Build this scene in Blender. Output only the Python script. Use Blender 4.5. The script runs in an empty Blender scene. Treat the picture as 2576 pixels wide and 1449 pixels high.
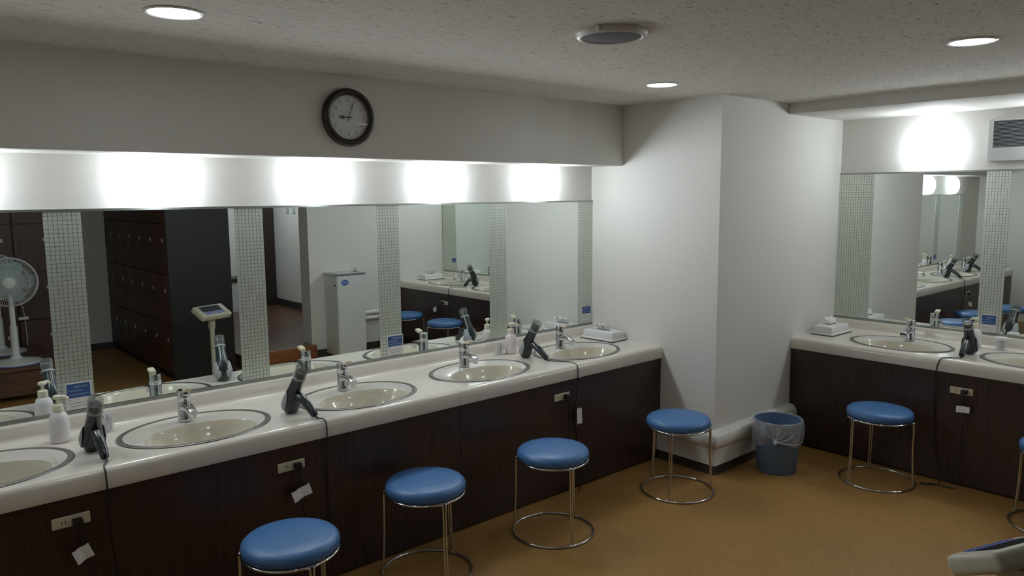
import bpy, bmesh, math, random
from mathutils import Vector, Matrix
random.seed(7)
PI = math.pi
SC = bpy.context.scene
COL = SC.collection

# ------------------------------------------------------------------ camera
F_PX, CAM = 1911.5, Vector((-3.8488, -3.5501, 1.70))
YAW, PITCH, ROLL = 0.7201, -0.1229, -0.0081
fwd = Vector((math.sin(YAW)*math.cos(PITCH), math.cos(YAW)*math.cos(PITCH), math.sin(PITCH)))
rgt = Vector((math.cos(YAW), -math.sin(YAW), 0)); upv = rgt.cross(fwd)
r2 = rgt*math.cos(ROLL) + upv*math.sin(ROLL); u2 = -rgt*math.sin(ROLL) + upv*math.cos(ROLL)
cd = bpy.data.cameras.new('camera'); cam = bpy.data.objects.new('camera', cd); COL.objects.link(cam)
cd.sensor_width = 36.0; cd.lens = F_PX/2576*36.0; cd.clip_start = 0.02
cam.matrix_world = Matrix(((r2.x, u2.x, -fwd.x, CAM.x), (r2.y, u2.y, -fwd.y, CAM.y), (r2.z, u2.z, -fwd.z, CAM.z), (0, 0, 0, 1)))
SC.camera = cam

# ------------------------------------------------------------------ world, exposure
w = bpy.data.worlds.new('world'); SC.world = w; w.use_nodes = True
w.node_tree.nodes['Background'].inputs[0].default_value = (0.5, 0.52, 0.55, 1)
w.node_tree.nodes['Background'].inputs[1].default_value = 0.02
SC.view_settings.view_transform = 'Standard'; SC.view_settings.look = 'None'
SC.view_settings.gamma = 1.0; SC.view_settings.use_curve_mapping = False
SC.view_settings.exposure = 0.0
SC.cycles.max_bounces = 14; SC.cycles.glossy_bounces = 10; SC.cycles.diffuse_bounces = 5
SC.cycles.transparent_max_bounces = 12
SC.cycles.sample_clamp_indirect = 3.0
GLOBE_POWER = 36.0
DOWN_POWER = 26.0
LAMP_RGB = (0.87, 0.95, 1.0)

# ------------------------------------------------------------------ key dimensions (metres)
ZC = 2.2575                       # ceiling
SOF = 0.2706; ZSOF = 1.877        # bulkhead over the long mirror
X2 = 1.482; DCOL = 1.0037         # column is 0..X2 by 0..-DCOL
YEND = -3.775                     # wall that ends the short vanity
ZT = 0.735; ZTB = 0.654           # worktop top and underside of its edge
ZM0, ZM1, ZM1B = 0.815, 1.644, 1.8166
SINK_A = [-0.509 - 0.7652*k for k in range(5)]
SINK_B = [1.607, 2.372, 3.137]    # along the short wall
STRIP_A = [-0.068, -0.847, -1.627, -2.397, -3.174, -3.945]
X0 = -4.02                        # left end of the long vanity

# ------------------------------------------------------------------ materials
MATS = {}
def nodes_of(name):
    m = bpy.data.materials.new(name); m.use_nodes = True
    nt = m.node_tree; b = nt.nodes['Principled BSDF']; MATS[name] = m
    return m, nt, b
def mat(name, rgb, rough=0.5, metal=0.0, spec=0.5, coat=0.0, alpha=1.0, trans=0.0, noise=0.0, nscale=40.0, bump=0.0, bscale=200.0, stretch=(1, 1, 1), emit=None):
    m, nt, b = nodes_of(name)
    b.inputs['Base Color'].default_value = (*rgb, 1); b.inputs['Roughness'].default_value = rough
    b.inputs['Metallic'].default_value = metal; b.inputs['Specular IOR Level'].default_value = spec
    b.inputs['Coat Weight'].default_value = coat; b.inputs['Coat Roughness'].default_value = 0.12
    b.inputs['Alpha'].default_value = alpha; b.inputs['Transmission Weight'].default_value = trans
    if emit: b.inputs['Emission Color'].default_value = (*emit[0], 1); b.inputs['Emission Strength'].default_value = emit[1]
    L = nt.links
    tc = nt.nodes.new('ShaderNodeTexCoord'); mp = nt.nodes.new('ShaderNodeMapping')
    mp.inputs['Scale'].default_value = stretch; L.new(tc.outputs['Object'], mp.inputs['Vector'])
    n = nt.nodes.new('ShaderNodeTexNoise'); n.inputs['Scale'].default_value = nscale; n.inputs['Detail'].default_value = 4
    L.new(mp.outputs[0], n.inputs['Vector'])
    k = noise if noise else 0.03
    r = nt.nodes.new('ShaderNodeValToRGB'); r.color_ramp.elements[0].position = 0.3; r.color_ramp.elements[1].position = 0.7
    r.color_ramp.elements[0].color = (*[c*(1-k) for c in rgb], 1); r.color_ramp.elements[1].color = (*[min(1, c*(1+k)) for c in rgb], 1)
    L.new(n.outputs[0], r.inputs[0]); L.new(r.outputs[0], b.inputs['Base Color'])
    if bump:
        n2 = nt.nodes.new('ShaderNodeTexNoise'); n2.inputs['Scale'].default_value = bscale; n2.inputs['Detail'].default_value = 3
        L.new(mp.outputs[0], n2.inputs['Vector'])
        bp = nt.nodes.new('ShaderNodeBump'); bp.inputs['Strength'].default_value = bump; bp.inputs['Distance'].default_value = 0.002
        L.new(n2.outputs[0], bp.inputs['Height']); L.new(bp.outputs[0], b.inputs['Normal'])
    return m

mat('wall', (0.735, 0.718, 0.68), 0.75, noise=0.02, nscale=300, bump=0.25, bscale=420)
mat('trim_white', (0.76, 0.745, 0.70), 0.35, coat=0.3)
mat('kick_dark', (0.05, 0.045, 0.04), 0.5, noise=0.1)
mat('mirror', (0.89, 0.945, 0.915), 0.0, metal=1.0, noise=0.001)
mat('mirror_edge', (0.33, 0.34, 0.32), 0.35, metal=0.9)
mat('tile', (0.72, 0.775, 0.70), 0.30, metal=0.55, spec=0.6, noise=0.03, nscale=60)
mat('grout', (0.30, 0.325, 0.295), 0.6)
mat('worktop', (0.77, 0.72, 0.645), 0.22, coat=0.35, noise=0.02, nscale=250)
mat('ceramic', (0.74, 0.71, 0.64), 0.08, coat=0.6, noise=0.005)
mat('bowl', (0.66, 0.61, 0.50), 0.10, coat=0.6, noise=0.005)  # same ceramic as the deck, with the hollow's shade put into the colour
mat('rim_steel', (0.24, 0.23, 0.225), 0.38, metal=0.85)
mat('chrome', (0.66, 0.68, 0.71), 0.09, metal=1.0, noise=0.005)
mat('lever_cream', (0.74, 0.66, 0.50), 0.4)
mat('cabinet', (0.030, 0.0135, 0.0105), 0.42, noise=0.5, nscale=14, stretch=(9, 9, 0.5), coat=0.1)
mat('cabinet_gap', (0.006, 0.004, 0.004), 0.7)
mat('blue_vinyl', (0.060, 0.165, 0.385), 0.38, noise=0.05, nscale=30, bump=0.15, bscale=350)
mat('dryer_dark', (0.012, 0.018, 0.022), 0.26, coat=0.2)
mat('dryer_grey', (0.34, 0.35, 0.37), 0.45)
mat('dryer_band', (0.30, 0.32, 0.31), 0.4)
mat('smoke', (0.15, 0.155, 0.145), 0.15, alpha=0.55)
mat('cord', (0.010, 0.010, 0.011), 0.5)
mat('paper', (0.80, 0.77, 0.76), 0.8, noise=0.03)
mat('ink', (0.25, 0.25, 0.27), 0.8)
mat('card_blue', (0.028, 0.085, 0.27), 0.4)
mat('card_ink', (0.42, 0.50, 0.62), 0.5)
mat('outlet', (0.62, 0.55, 0.41), 0.45)
mat('bottle', (0.82, 0.78, 0.80), 0.35, coat=0.2, noise=0.01)
mat('bottle_pink', (0.83, 0.745, 0.75), 0.35, coat=0.2, noise=0.03)
mat('pump', (0.78, 0.73, 0.58), 0.4)
mat('clear', (0.9, 0.9, 0.92), 0.08, alpha=0.16)
mat('cotton', (0.85, 0.83, 0.85), 0.9)
mat('tissue_box', (0.80, 0.80, 0.795), 0.35)
mat('tissue', (0.88, 0.87, 0.86), 0.9)
mat('bin', (0.12, 0.19, 0.32), 0.5)
mat('bag', (0.72, 0.76, 0.82), 0.25, alpha=0.32, noise=0.25, nscale=25, stretch=(1, 1, 4))
mat('bag_fold', (0.80, 0.83, 0.87), 0.3, alpha=0.62)
mat('clock_rim', (0.020, 0.013, 0.012), 0.35, noise=0.2)
mat('clock_face', (0.74, 0.745, 0.72), 0.6)
mat('clock_ink', (0.36, 0.36, 0.35), 0.6)
mat('clock_hand', (0.02, 0.02, 0.022), 0.5)
mat('glass', (1, 1, 1), 0.02, alpha=0.10, spec=0.8)
mat('speaker_ring', (0.62, 0.59, 0.54), 0.4)
mat('speaker_grille', (0.055, 0.055, 0.052), 0.7, noise=0.4, nscale=600)
mat('vent_white', (0.62, 0.63, 0.62), 0.5)
mat('vent_slat', (0.40, 0.43, 0.45), 0.5)
mat('vent_dark', (0.05, 0.055, 0.06), 0.7)
mat('globe', (1, 1, 1), 0.3, emit=(LAMP_RGB, GLOBE_POWER))
mat('downlight', (1, 1, 1), 0.3, emit=(LAMP_RGB, DOWN_POWER))
mat('lamp_metal', (0.7, 0.7, 0.7), 0.3, metal=0.6)
mat('locker', (0.075, 0.029, 0.019), 0.45, noise=0.35, nscale=10, stretch=(8, 8, 0.6))
mat('locker_dark', (0.006, 0.0055, 0.006), 0.45, noise=0.2)
mat('tag_white', (0.62, 0.60, 0.57), 0.5)
mat('steel', (0.62, 0.63, 0.63), 0.38, metal=0.8)
mat('cooler_grey', (0.70, 0.71, 0.705), 0.45, noise=0.02)
mat('label_blue', (0.07, 0.16, 0.42), 0.4)
mat('label_pale', (0.50, 0.60, 0.78), 0.5)
mat('scale_cream', (0.56, 0.53, 0.42), 0.4)
mat('lcd', (0.035, 0.045, 0.055), 0.15)
mat('key_blue', (0.10, 0.15, 0.50), 0.4)
mat('key_red', (0.45, 0.12, 0.16), 0.4)
mat('fan_white', (0.74, 0.76, 0.76), 0.4)
mat('fan_blade', (0.40, 0.60, 0.66), 0.2, alpha=0.55)
mat('fan_base_blue', (0.20, 0.24, 0.45), 0.4)
mat('bench_wood', (0.105, 0.048, 0.026), 0.42, noise=0.35, nscale=9, stretch=(0.6, 8, 8))
mat('riser_wood', (0.25, 0.085, 0.030), 0.35, noise=0.25, nscale=9, stretch=(0.6, 8, 8))
mat('platform', (0.12, 0.052, 0.034), 0.35, noise=0.2, nscale=8, stretch=(0.6, 8, 8))
mat('door_dark', (0.035, 0.022, 0.020), 0.45)

def floor_mat():
    m, nt, b = nodes_of('floor'); L = nt.links
    tc = nt.nodes.new('ShaderNodeTexCoord'); mp = nt.nodes.new('ShaderNodeMapping')
    mp.inputs['Rotation'].default_value = (0, 0, math.radians(0)); mp.inputs['Scale'].default_value = (9, 120, 1)
    n = nt.nodes.new('ShaderNodeTexNoise'); n.inputs['Scale'].default_value = 2.2; n.inputs['Detail'].default_value = 5; n.inputs['Roughness'].default_value = 0.6
    L.new(tc.outputs['Object'], mp.inputs[0]); L.new(mp.outputs[0], n.inputs['Vector'])
    r = nt.nodes.new('ShaderNodeValToRGB'); e = r.color_ramp.elements
    e[0].position = 0.32; e[0].color = (0.275, 0.138, 0.036, 1); e[1].position = 0.68; e[1].color = (0.43, 0.243, 0.074, 1)
    L.new(n.outputs[0], r.inputs[0])
    n2 = nt.nodes.new('ShaderNodeTexNoise'); n2.inputs['Scale'].default_value = 1.6; n2.inputs['Detail'].default_value = 3
    L.new(tc.outputs['Object'], n2.inputs['Vector'])
    mx = nt.nodes.new('ShaderNodeMix'); mx.data_type = 'RGBA'; mx.blend_type = 'MULTIPLY'; mx.inputs[0].default_value = 0.3
    L.new(r.outputs[0], mx.inputs[6]); L.new(n2.outputs[0], mx.inputs[7]); L.new(mx.outputs[2], b.inputs['Base Color'])
    b.inputs['Roughness'].default_value = 0.5; b.inputs['Specular IOR Level'].default_value = 0.35
floor_mat()
def ceiling_mat():
    m, nt, b = nodes_of('ceiling'); L = nt.links
    tc = nt.nodes.new('ShaderNodeTexCoord'); mp = nt.nodes.new('ShaderNodeMapping')
    mp.inputs['Rotation'].default_value = (0, 0, math.radians(4)); mp.inputs['Scale'].default_value = (26, 150, 1)
    n = nt.nodes.new('ShaderNodeTexNoise'); n.inputs['Scale'].default_value = 1.0; n.inputs['Detail'].default_value = 3; n.inputs['Distortion'].default_value = 0.6
    L.new(tc.outputs['Object'], mp.inputs[0]); L.new(mp.outputs[0], n.inputs['Vector'])
    r = nt.nodes.new('ShaderNodeValToRGB'); e = r.color_ramp.elements
    e[0].position = 0.32; e[0].color = (0.27, 0.245, 0.21, 1); e[1].position = 0.40; e[1].color = (0.70, 0.665, 0.61, 1)
    L.new(n.outputs[0], r.inputs[0])
    # joints between the boards, 0.91 x 0.455 m
    br = nt.nodes.new('ShaderNodeTexBrick'); br.inputs['Scale'].default_value = 1.0
    br.inputs['Brick Width'].default_value = 0.91; br.inputs['Row Height'].default_value = 0.455; br.inputs['Mortar Size'].default_value = 0.0012
    br.inputs['Mortar Smooth'].default_value = 0.3
    br.inputs['Color1'].default_value = br.inputs['Color2'].default_value = (1, 1, 1, 1); br.inputs['Mortar'].default_value = (0.72, 0.70, 0.68, 1)
    L.new(tc.outputs['Object'], br.inputs['Vector'])
    mx = nt.nodes.new('ShaderNodeMix'); mx.data_type = 'RGBA'; mx.blend_type = 'MULTIPLY'; mx.inputs[0].default_value = 1.0
    L.new(r.outputs[0], mx.inputs[6]); L.new(br.outputs[0], mx.inputs[7]); L.new(mx.outputs[2], b.inputs['Base Color'])
    bp = nt.nodes.new('ShaderNodeBump'); bp.inputs['Strength'].default_value = 0.4; bp.inputs['Distance'].default_value = 0.003
    L.new(n.outputs[0], bp.inputs['Height']); L.new(bp.outputs[0], b.inputs['Normal'])
    b.inputs['Roughness'].default_value = 0.9
ceiling_mat()

# ------------------------------------------------------------------ mesh helpers
class MB:
    def __init__(s): s.v = []; s.f = []
    def add(s, vs, fs, M=None):
        o = len(s.v)
        s.v += [tuple(M @ Vector(p)) for p in vs] if M else [tuple(p) for p in vs]
        s.f += [tuple(i+o for i in f) for f in fs]; return s
    def box(s, x0, x1, y0, y1, z0, z1, M=None):
        return s.add([(x0, y0, z0), (x1, y0, z0), (x1, y1, z0), (x0, y1, z0), (x0, y0, z1), (x1, y0, z1), (x1, y1, z1), (x0, y1, z1)],
                     [(0, 3, 2, 1), (4, 5, 6, 7), (0, 1, 5, 4), (1, 2, 6, 5), (2, 3, 7, 6), (3, 0, 4, 7)], M)
    def rbox(s, x0, x1, y0, y1, z0, z1, r=0.004, seg=2, M=None):
        bm = bmesh.new(); t = MB().box(x0, x1, y0, y1, z0, z1)
        vs = [bm.verts.new(p) for p in t.v]
        for f in t.f: bm.faces.new([vs[i] for i in f])
        bmesh.ops.bevel(bm, geom=list(bm.edges), offset=r, segments=seg, profile=0.5, affect='EDGES')
        bm.verts.index_update()
        s.add([v.co[:] for v in bm.verts], [[v.index for v in f.verts] for f in bm.faces], M); bm.free(); return s
    def rings(s, R, close=True, cap0=False, cap1=False, M=None):
        """loft a list of equal-length loops"""
        n = len(R[0]); vs = [p for r in R for p in r]; fs = []
        for i in range(len(R)-1):
            for j in range(n if close else n-1):
                a, b_ = i*n+j, i*n+(j+1) % n; fs.append((a, b_, b_+n, a+n))
        if cap0: fs.append(tuple(range(n-1, -1, -1)))
        if cap1: fs.append(tuple((len(R)-1)*n+j for j in range(n)))
        return s.add(vs, fs, M)
    def lathe(s, prof, n=32, cap0=True, cap1=True, M=None, sx=1, sy=1):
        R = [[(r*sx*math.cos(2*PI*j/n), r*sy*math.sin(2*PI*j/n), z) for j in range(n)] for r, z in prof]
        return s.rings(R, True, cap0 and prof[0][0] > 1e-6, cap1 and prof[-1][0] > 1e-6, M)
    def tube(s, pts, r, n=8, closed=False, caps=True, M=None):
        P = [Vector(p) for p in pts]; N = len(P); R = []; up = Vector((0, 0, 1)); prev = None
        rr = r if isinstance(r, (list, tuple)) else [r]*N
        for i, p in enumerate(P):
            if closed: t = P[(i+1) % N]-P[i-1]
            else: t = P[min(i+1, N-1)]-P[max(i-1, 0)]
            t.normalize()
            if prev is None:
                a = t.cross(up) if abs(t.z) < 0.95 else t.cross(Vector((1, 0, 0)))
            else: a = prev - t*prev.dot(t)
            a.normalize(); prev = a; b_ = t.cross(a)
            R.append([tuple(p + a*rr[i]*math.cos(2*PI*j/n) + b_*rr[i]*math.sin(2*PI*j/n)) for j in range(n)])
        if closed: R.append(R[0])
        return s.rings(R, True, caps and not closed, caps and not closed, M)
    def prism(s, poly, axis, a, b, M=None):
        """poly of 2-tuples in the plane across axis, extruded a..b"""
        def pt(q, t): return {'x': (t, q[0], q[1]), 'y': (q[0], t, q[1]), 'z': (q[0], q[1], t)}[axis]
        n = len(poly)
        return s.add([pt(q, a) for q in poly]+[pt(q, b) for q in poly],
                     [tuple(range(n-1, -1, -1)), tuple(range(n, 2*n))]+[(i, (i+1) % n, (i+1) % n+n, i+n) for i in range(n)], M)
    def mesh(s, name, m, smooth=None):
        me = bpy.data.meshes.new(name); me.from_pydata(s.v, [], s.f)
        bm = bmesh.new(); bm.from_mesh(me); bmesh.ops.recalc_face_normals(bm, faces=bm.faces); bm.to_mesh(me); bm.free()
        me.materials.append(MATS[m]); me.update()
        if smooth:
            for p in me.polygons: p.use_smooth = True
            me.set_sharp_from_angle(angle=math.radians(smooth))
        return me
def link(name, me, parent=None, loc=(0, 0, 0), rot=(0, 0, 0)):
    o = bpy.data.objects.new(name, me); COL.objects.link(o); o.location = loc; o.rotation_euler = rot
    if parent: o.parent = parent
    return o
def part(name, mb, m, parent, smooth=None, label=None, loc=(0, 0, 0), rot=(0, 0, 0), kind=None):
    o = link(name, mb.mesh(name, m, smooth), parent, loc, rot)
    if label: o['label'] = label
    if kind: o['kind'] = kind
    return o
def thing(name, label, cat, loc=(0, 0, 0), rotz=0.0, group=None):
    o = bpy.data.objects.new(name, None); COL.objects.link(o); o.empty_display_size = 0.05
    o.location = loc; o.rotation_euler = (0, 0, rotz); o['label'] = label; o['category'] = cat
    if group: o['group'] = group
    return o
def tag(o, label, cat, group=None):
    o['label'] = label; o['category'] = cat
    if group: o['group'] = group
    return o
def struct(name, mb, m, parent=None, smooth=None, label=None):
    o = link(name, mb.mesh(name, m, smooth), parent)
    if not parent: o['kind'] = 'structure'
    if label: o['label'] = label
    return o
def dup(root, loc, rotz, label, group=None):
    r = root.copy(); COL.objects.link(r); r.location = loc; r.rotation_euler = (0, 0, rotz); r['label'] = label
    if group: r['group'] = group
    for ch in list(root.children):
        c = ch.copy(); COL.objects.link(c); c.parent = r
        for g in list(ch.children):
            d = g.copy(); COL.objects.link(d); d.parent = c
    return r
def rotmat(axis, deg, loc=(0, 0, 0)): return Matrix.Translation(loc) @ Matrix.Rotation(math.radians(deg), 4, axis)
def smoothpath(pts, k=8):
    P = [Vector(p) for p in pts]; out = []
    for i in range(len(P)-1):
        p0, p1, p2, p3 = P[max(i-1, 0)], P[i], P[i+1], P[min(i+2, len(P)-1)]
        for j in range(k):
            t = j/k
            out.append(0.5*((2*p1)+(-p0+p2)*t+(2*p0-5*p1+4*p2-p3)*t*t+(-p0+3*p1-3*p2+p3)*t**3))
    out.append(P[-1]); return out
def textmesh(s, size, m):
    c = bpy.data.curves.new('t', 'FONT'); c.body = s; c.size = size; c.align_x = 'CENTER'; c.align_y = 'CENTER'; c.extrude = 0.0003
    o = bpy.data.objects.new('t', c); COL.objects.link(o)
    me = bpy.data.meshes.new_from_object(o.evaluated_get(bpy.context.evaluated_depsgraph_get()))
    bpy.data.objects.remove(o); me.materials.clear(); me.materials.append(MATS[m]); return me

# ================================================================== the setting
T = 0.008
struct('floor', MB().box(-4.6, X2+0.2, -7.2, 0.2, -0.1, 0.0), 'floor')
struct('ceiling', MB().box(-4.8, X2+0.4, -7.4, 0.2, ZC, ZC+0.1), 'ceiling')
struct('wall_back', MB().box(-4.8, 0, T, 0.15, 0, ZC), 'wall', label='white papered wall behind the long mirror')
struct('wall_left', MB().box(-4.75, -4.6, -6.0, T, 0, ZC), 'wall')
struct('wall_right', MB().box(X2+T, X2+0.15, YEND-0.2, -DCOL, 0, ZC), 'wall', label='white wall behind the short mirror')
col_ = struct('wall_column', MB().box(0, X2+T, -DCOL, 0.1, 0, ZC), 'wall', label='white square column between the two vanities')
struct('trim_1', MB().rbox(-4.6, 0.0, -SOF, T, ZSOF, ZC+0.02, 0.004, 2), 'wall', smooth=40, label='white bulkhead above the long mirror')
struct('trim_2', MB().rbox(X2-0.7403, X2+T, YEND, -DCOL, 2.1918, ZC+0.02, 0.003, 2), 'wall', smooth=40, label='shallow white bulkhead above the short mirror')
# wall that ends the short vanity, water cooler stands before it
struct('wall_front', MB().box(-0.235, X2+0.1, YEND-0.2, YEND, 0, ZC), 'wall', label='white wall behind the water cooler')
struct('baseboard_front', MB().box(-0.24, X2-0.62, YEND-0.01, YEND+0.012, 0, 0.075), 'kick_dark')
# bumper rail and dark kick around the column foot
def bumper_profile():
    P = [(0.0, 0.275), (0.02, 0.274), (0.040, 0.265), (0.055, 0.245), (0.060, 0.22), (0.057, 0.195), (0.045, 0.175), (0.034, 0.170), (0.034, 0.062), (0.0, 0.062)]
    return P
def mitre(mb, prof, x_end=0.62):
    R = []
    for base in ((0, -0.60), (0, -DCOL), (x_end, -DCOL)):
        pass
    L0 = [(-d, -0.60, z) for d, z in prof]; L1 = [(-d, -DCOL-d, z) for d, z in prof]; L2 = [(x_end+0.28, -DCOL-d, z) for d, z in prof]
    return mb.rings([L0, L1, L2], True, True, True)
struct('trim_3', mitre(MB(), bumper_profile()), 'trim_white', smooth=35, label='rounded white bumper rail around the column foot')
struct('baseboard_column', mitre(MB(), [(0, 0.062), (0.022, 0.062), (0.022, 0), (0, 0)]), 'kick_dark')
# back of the changing room
struct('wall_far', MB().box(-4.7, -1.0, -6.0, -5.86, 0, ZC), 'wall')
struct('baseboard_far', MB().box(-4.6, -1.6, -5.865, -5.848, 0, 0.07), 'kick_dark')
# corridor on a raised floor
fl = struct('floor_raised', MB().box(-1.0, X2, -7.1, -3.98, 0, 0.14).box(-1.0, -0.238, -3.98, -3.75, 0, 0.14), 'platform', label='raised brown corridor floor')
struct('step_edge', MB().rbox(-1.0, -0.215, -3.75, -3.70, 0, 0.145, 0.004), 'riser_wood', fl, 40, label='orange brown wooden step edge')
struct('wall_corridor_end', MB().box(-1.2, 1.0, -7.1, -6.95, 0, ZC), 'wall')
struct('wall_corridor_side', MB().box(0.80, 0.95, -7.0, -3.95, 0, ZC), 'wall')
struct('baseboard_corridor', MB().box(0.785, 0.80, -6.95, -3.97, 0.14, 0.235), 'kick_dark')
struct('wall_corridor_left', MB().box(-1.07, -0.98, -7.0, -5.86, 0, ZC), 'wall')
d1 = struct('door_1', MB().box(0.42, 0.785, -6.95, -6.90, 0.14, 2.1), 'door_dark', label='dark wooden door at the corridor end')
struct('door_handle', MB().tube([(0.46, -6.895, 1.0), (0.46, -6.86, 1.0), (0.54, -6.86, 1.0)], 0.008), 'steel', d1, 60)
# hand rails on the wall beside the water cooler
hr = thing('hand_rail', 'pair of white tubular rails on the wall beside the water cooler', 'rail', (0.5, YEND, 0.30))
for z in (0.117, 0.058):
    part('rail_tube', MB().tube([(-0.12, 0.045, z), (0.11, 0.045, z)], 0.024, 12), 'trim_white', hr, 50)
for x in (-0.10, 0.08):
    part('bracket', MB().box(x-0.012, x+0.012, 0, 0.045, 0.045, 0.13), 'trim_white', hr)
bs = struct('trim_4', MB().rbox(0.66, X2-0.62, YEND, YEND+0.055, 0.30, 0.42, 0.022, 3), 'trim_white', smooth=40, label='white bumper rail beside the short vanity')

# ================================================================== mirrors, tile strips
def pane(x0, x1, z0, z1, label, loc, rotz, group):
    t = thing('wall_mirror', label, 'mirror', loc, rotz, group)
    part('mirror_glass', MB().box(x0, x1, 0.0, 0.006, z0, z1), 'mirror', t)
    return t
TP = 0.0175
def tile_strip(cx, wdt, z0, z1, label, loc, rotz, single=False):
    t = thing('mosaic_tile_strip', label, 'tile strip', loc, rotz, 'mosaic strips between the mirrors')
    part('backing', MB().box(cx-wdt/2, cx+wdt/2, 0.0015, 0.006, z0, z1), 'grout', t)
    nx = max(1, round(wdt/TP)); nz = round((z1-z0)/TP); px, pz = wdt/nx, (z1-z0)/nz
    g = 0.0008
    spots = [(cx-wdt/2+px*(i+.5), z0+pz*(j+.5)) for j in range(nz) for i in range(nx)]
    if single:
        me = MB().box(-px/2+g, px/2-g, -0.0025, 0.002, -pz/2+g, pz/2-g).mesh('tile', 'tile')
        for x, z in spots[:300]: link('tile', me, t, (x, 0, z))
        spots = spots[300:]
    mb = MB()
    for x, z in spots: mb.box(x-px/2+g, x+px/2-g, -0.0025, 0.002, z-pz/2+g, z+pz/2-g)
    part('tile_field', mb, 'tile', t, kind='stuff')
ZA = (ZM0, ZM1)
names_A = ['beside the column, above the tissue box', 'behind the pump bottle nearest the column', 'with the middle card',
           'reflected beside the hair dryer and the scale', 'behind the leftmost hair dryer', 'past the left end of the picture']
for k, cx in enumerate(STRIP_A):
    tile_strip(cx, 0.138, *ZA, 'pale mosaic tile strip on the long mirror, '+names_A[k], (0, 0, 0), 0, single=(k == 4))
pn = ['showing the reflected white column, nearest the column', 'showing the reflected short vanity and blue stool', 'showing the reflected water cooler',
      'showing the reflected lockers and weighing scale', 'showing the reflected fans at the left edge']
for k in range(5):
    pane(STRIP_A[k+1]+0.069, STRIP_A[k]-0.069, *ZA, 'mirror panel of the long vanity '+pn[k], (0, 0, 0), 0, 'mirror panels of the long vanity')
LB, RB = (X2, 0, 0), -PI/2
stripB = [(1.0037+0.12, 0.24), (1.993, 0.135), (2.757, 0.135), (3.745-0.12, 0.24)]
nB = ['beside the column', 'with the blue card behind the hair dryer', 'behind the far hair dryer', 'at the far end of the short vanity']
for k, (cx, wd) in enumerate(stripB):
    tile_strip(cx, wd, ZM0, ZM1B, 'pale mosaic tile strip on the short mirror, '+nB[k], LB, RB)
pB = ['above the basin by the column', 'above the middle basin', 'above the far basin']
for k in range(3):
    pane(stripB[k][0]+stripB[k][1]/2, stripB[k+1][0]-stripB[k+1][1]/2, ZM0, ZM1B, 'mirror panel of the short vanity '+pB[k], LB, RB, 'mirror panels of the short vanity')
def frame_trim(name, x0, x1, z0, z1, loc, rotz, label):
    o = link(name, MB().box(x0, x1, -0.006, 0.006, z1, z1+0.010).box(x0, x1, -0.008, 0.006, z0-0.014, z0).mesh(name, 'mirror_edge'), None, loc, (0, 0, rotz))
    o['kind'] = 'structure'; o['label'] = label
frame_trim('trim_5', X0, 0, ZM0, ZM1, (0, 0, 0), 0, 'thin metal edging above and below the long mirror')
frame_trim('trim_6', 1.0037, 3.745, ZM0, ZM1B, LB, RB, 'thin metal edging above and below the short mirror')

# ================================================================== vanities
SA, SB_, SCY = 0.308, 0.228, -0.345
def ell(cx, cy, a, b, z, n=64): return [(cx+a*math.cos(2*PI*j/n), cy+b*math.sin(2*PI*j/n), z) for j in range(n)]
FRONT = [(-0.575, ZT), (-0.590, ZT-0.002), (-0.601, ZT-0.008), (-0.608, ZT-0.018), (-0.6115, ZT-0.032), (-0.6115, ZTB+0.012), (-0.608, ZTB+0.003), (-0.600, ZTB), (-0.56, ZTB)]
def worktop(x0, x1, sinks, label, loc, rotz, group):
    t = thing('vanity_worktop', label, 'worktop', loc, rotz, group)
    mb = MB(); yb, yf = -0.045, -0.575
    xs = [x0] + [ (sinks[i]+sinks[i+1])/2 for i in range(len(sinks)-1)] + [x1]
    for i, cx in enumerate(sinks):
        a0, a1 = xs[i], xs[i+1]; n = 72; inn = []; out = []
        angs = sorted([2*PI*j/n for j in range(n)] + [math.atan2(yy-SCY, xx-cx) % (2*PI) for xx in (a0, a1) for yy in (yb, yf)])
        for th in angs:
            c, s = math.cos(th), math.sin(th)
            k = 1/math.sqrt((c/SA)**2+(s/SB_)**2); inn.append((cx+k*c, SCY+k*s, ZT))
            q = min([(a1-cx)/c if c > 1e-9 else 9e9, (a0-cx)/c if c < -1e-9 else 9e9, (yb-SCY)/s if s > 1e-9 else 9e9, (yf-SCY)/s if s < -1e-9 else 9e9])
            out.append((cx+q*c, SCY+q*s, ZT))
        mb.rings([inn, out], True); mb.rings([[(x, y, ZT-0.03) for x, y, z in inn], inn], True)
    mb.rings([[(x0, y, z) for y, z in FRONT], [(x1, y, z) for y, z in FRONT]], False)
    for x in (x0, x1): mb.add([(x, y, z) for y, z in FRONT]+[(x, yb, ZTB), (x, yb, ZT)], [tuple(range(len(FRONT)+2))])
    part('slab', mb, 'worktop', t, 35)
    cove = [(-0.062, ZT), (-0.053, ZT+0.003), (-0.047, ZT+0.010), (-0.045, ZT+0.02), (-0.041, ZM0-0.022), (-0.038, ZM0-0.016), (-0.030, ZM0-0.0145), (0.006, ZM0-0.0145), (0.006, ZT-0.01), (-0.062, ZT-0.01)]
    part('backsplash', MB().prism(cove, 'x', x0, x1), 'worktop', t, 35)
    return t
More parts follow.
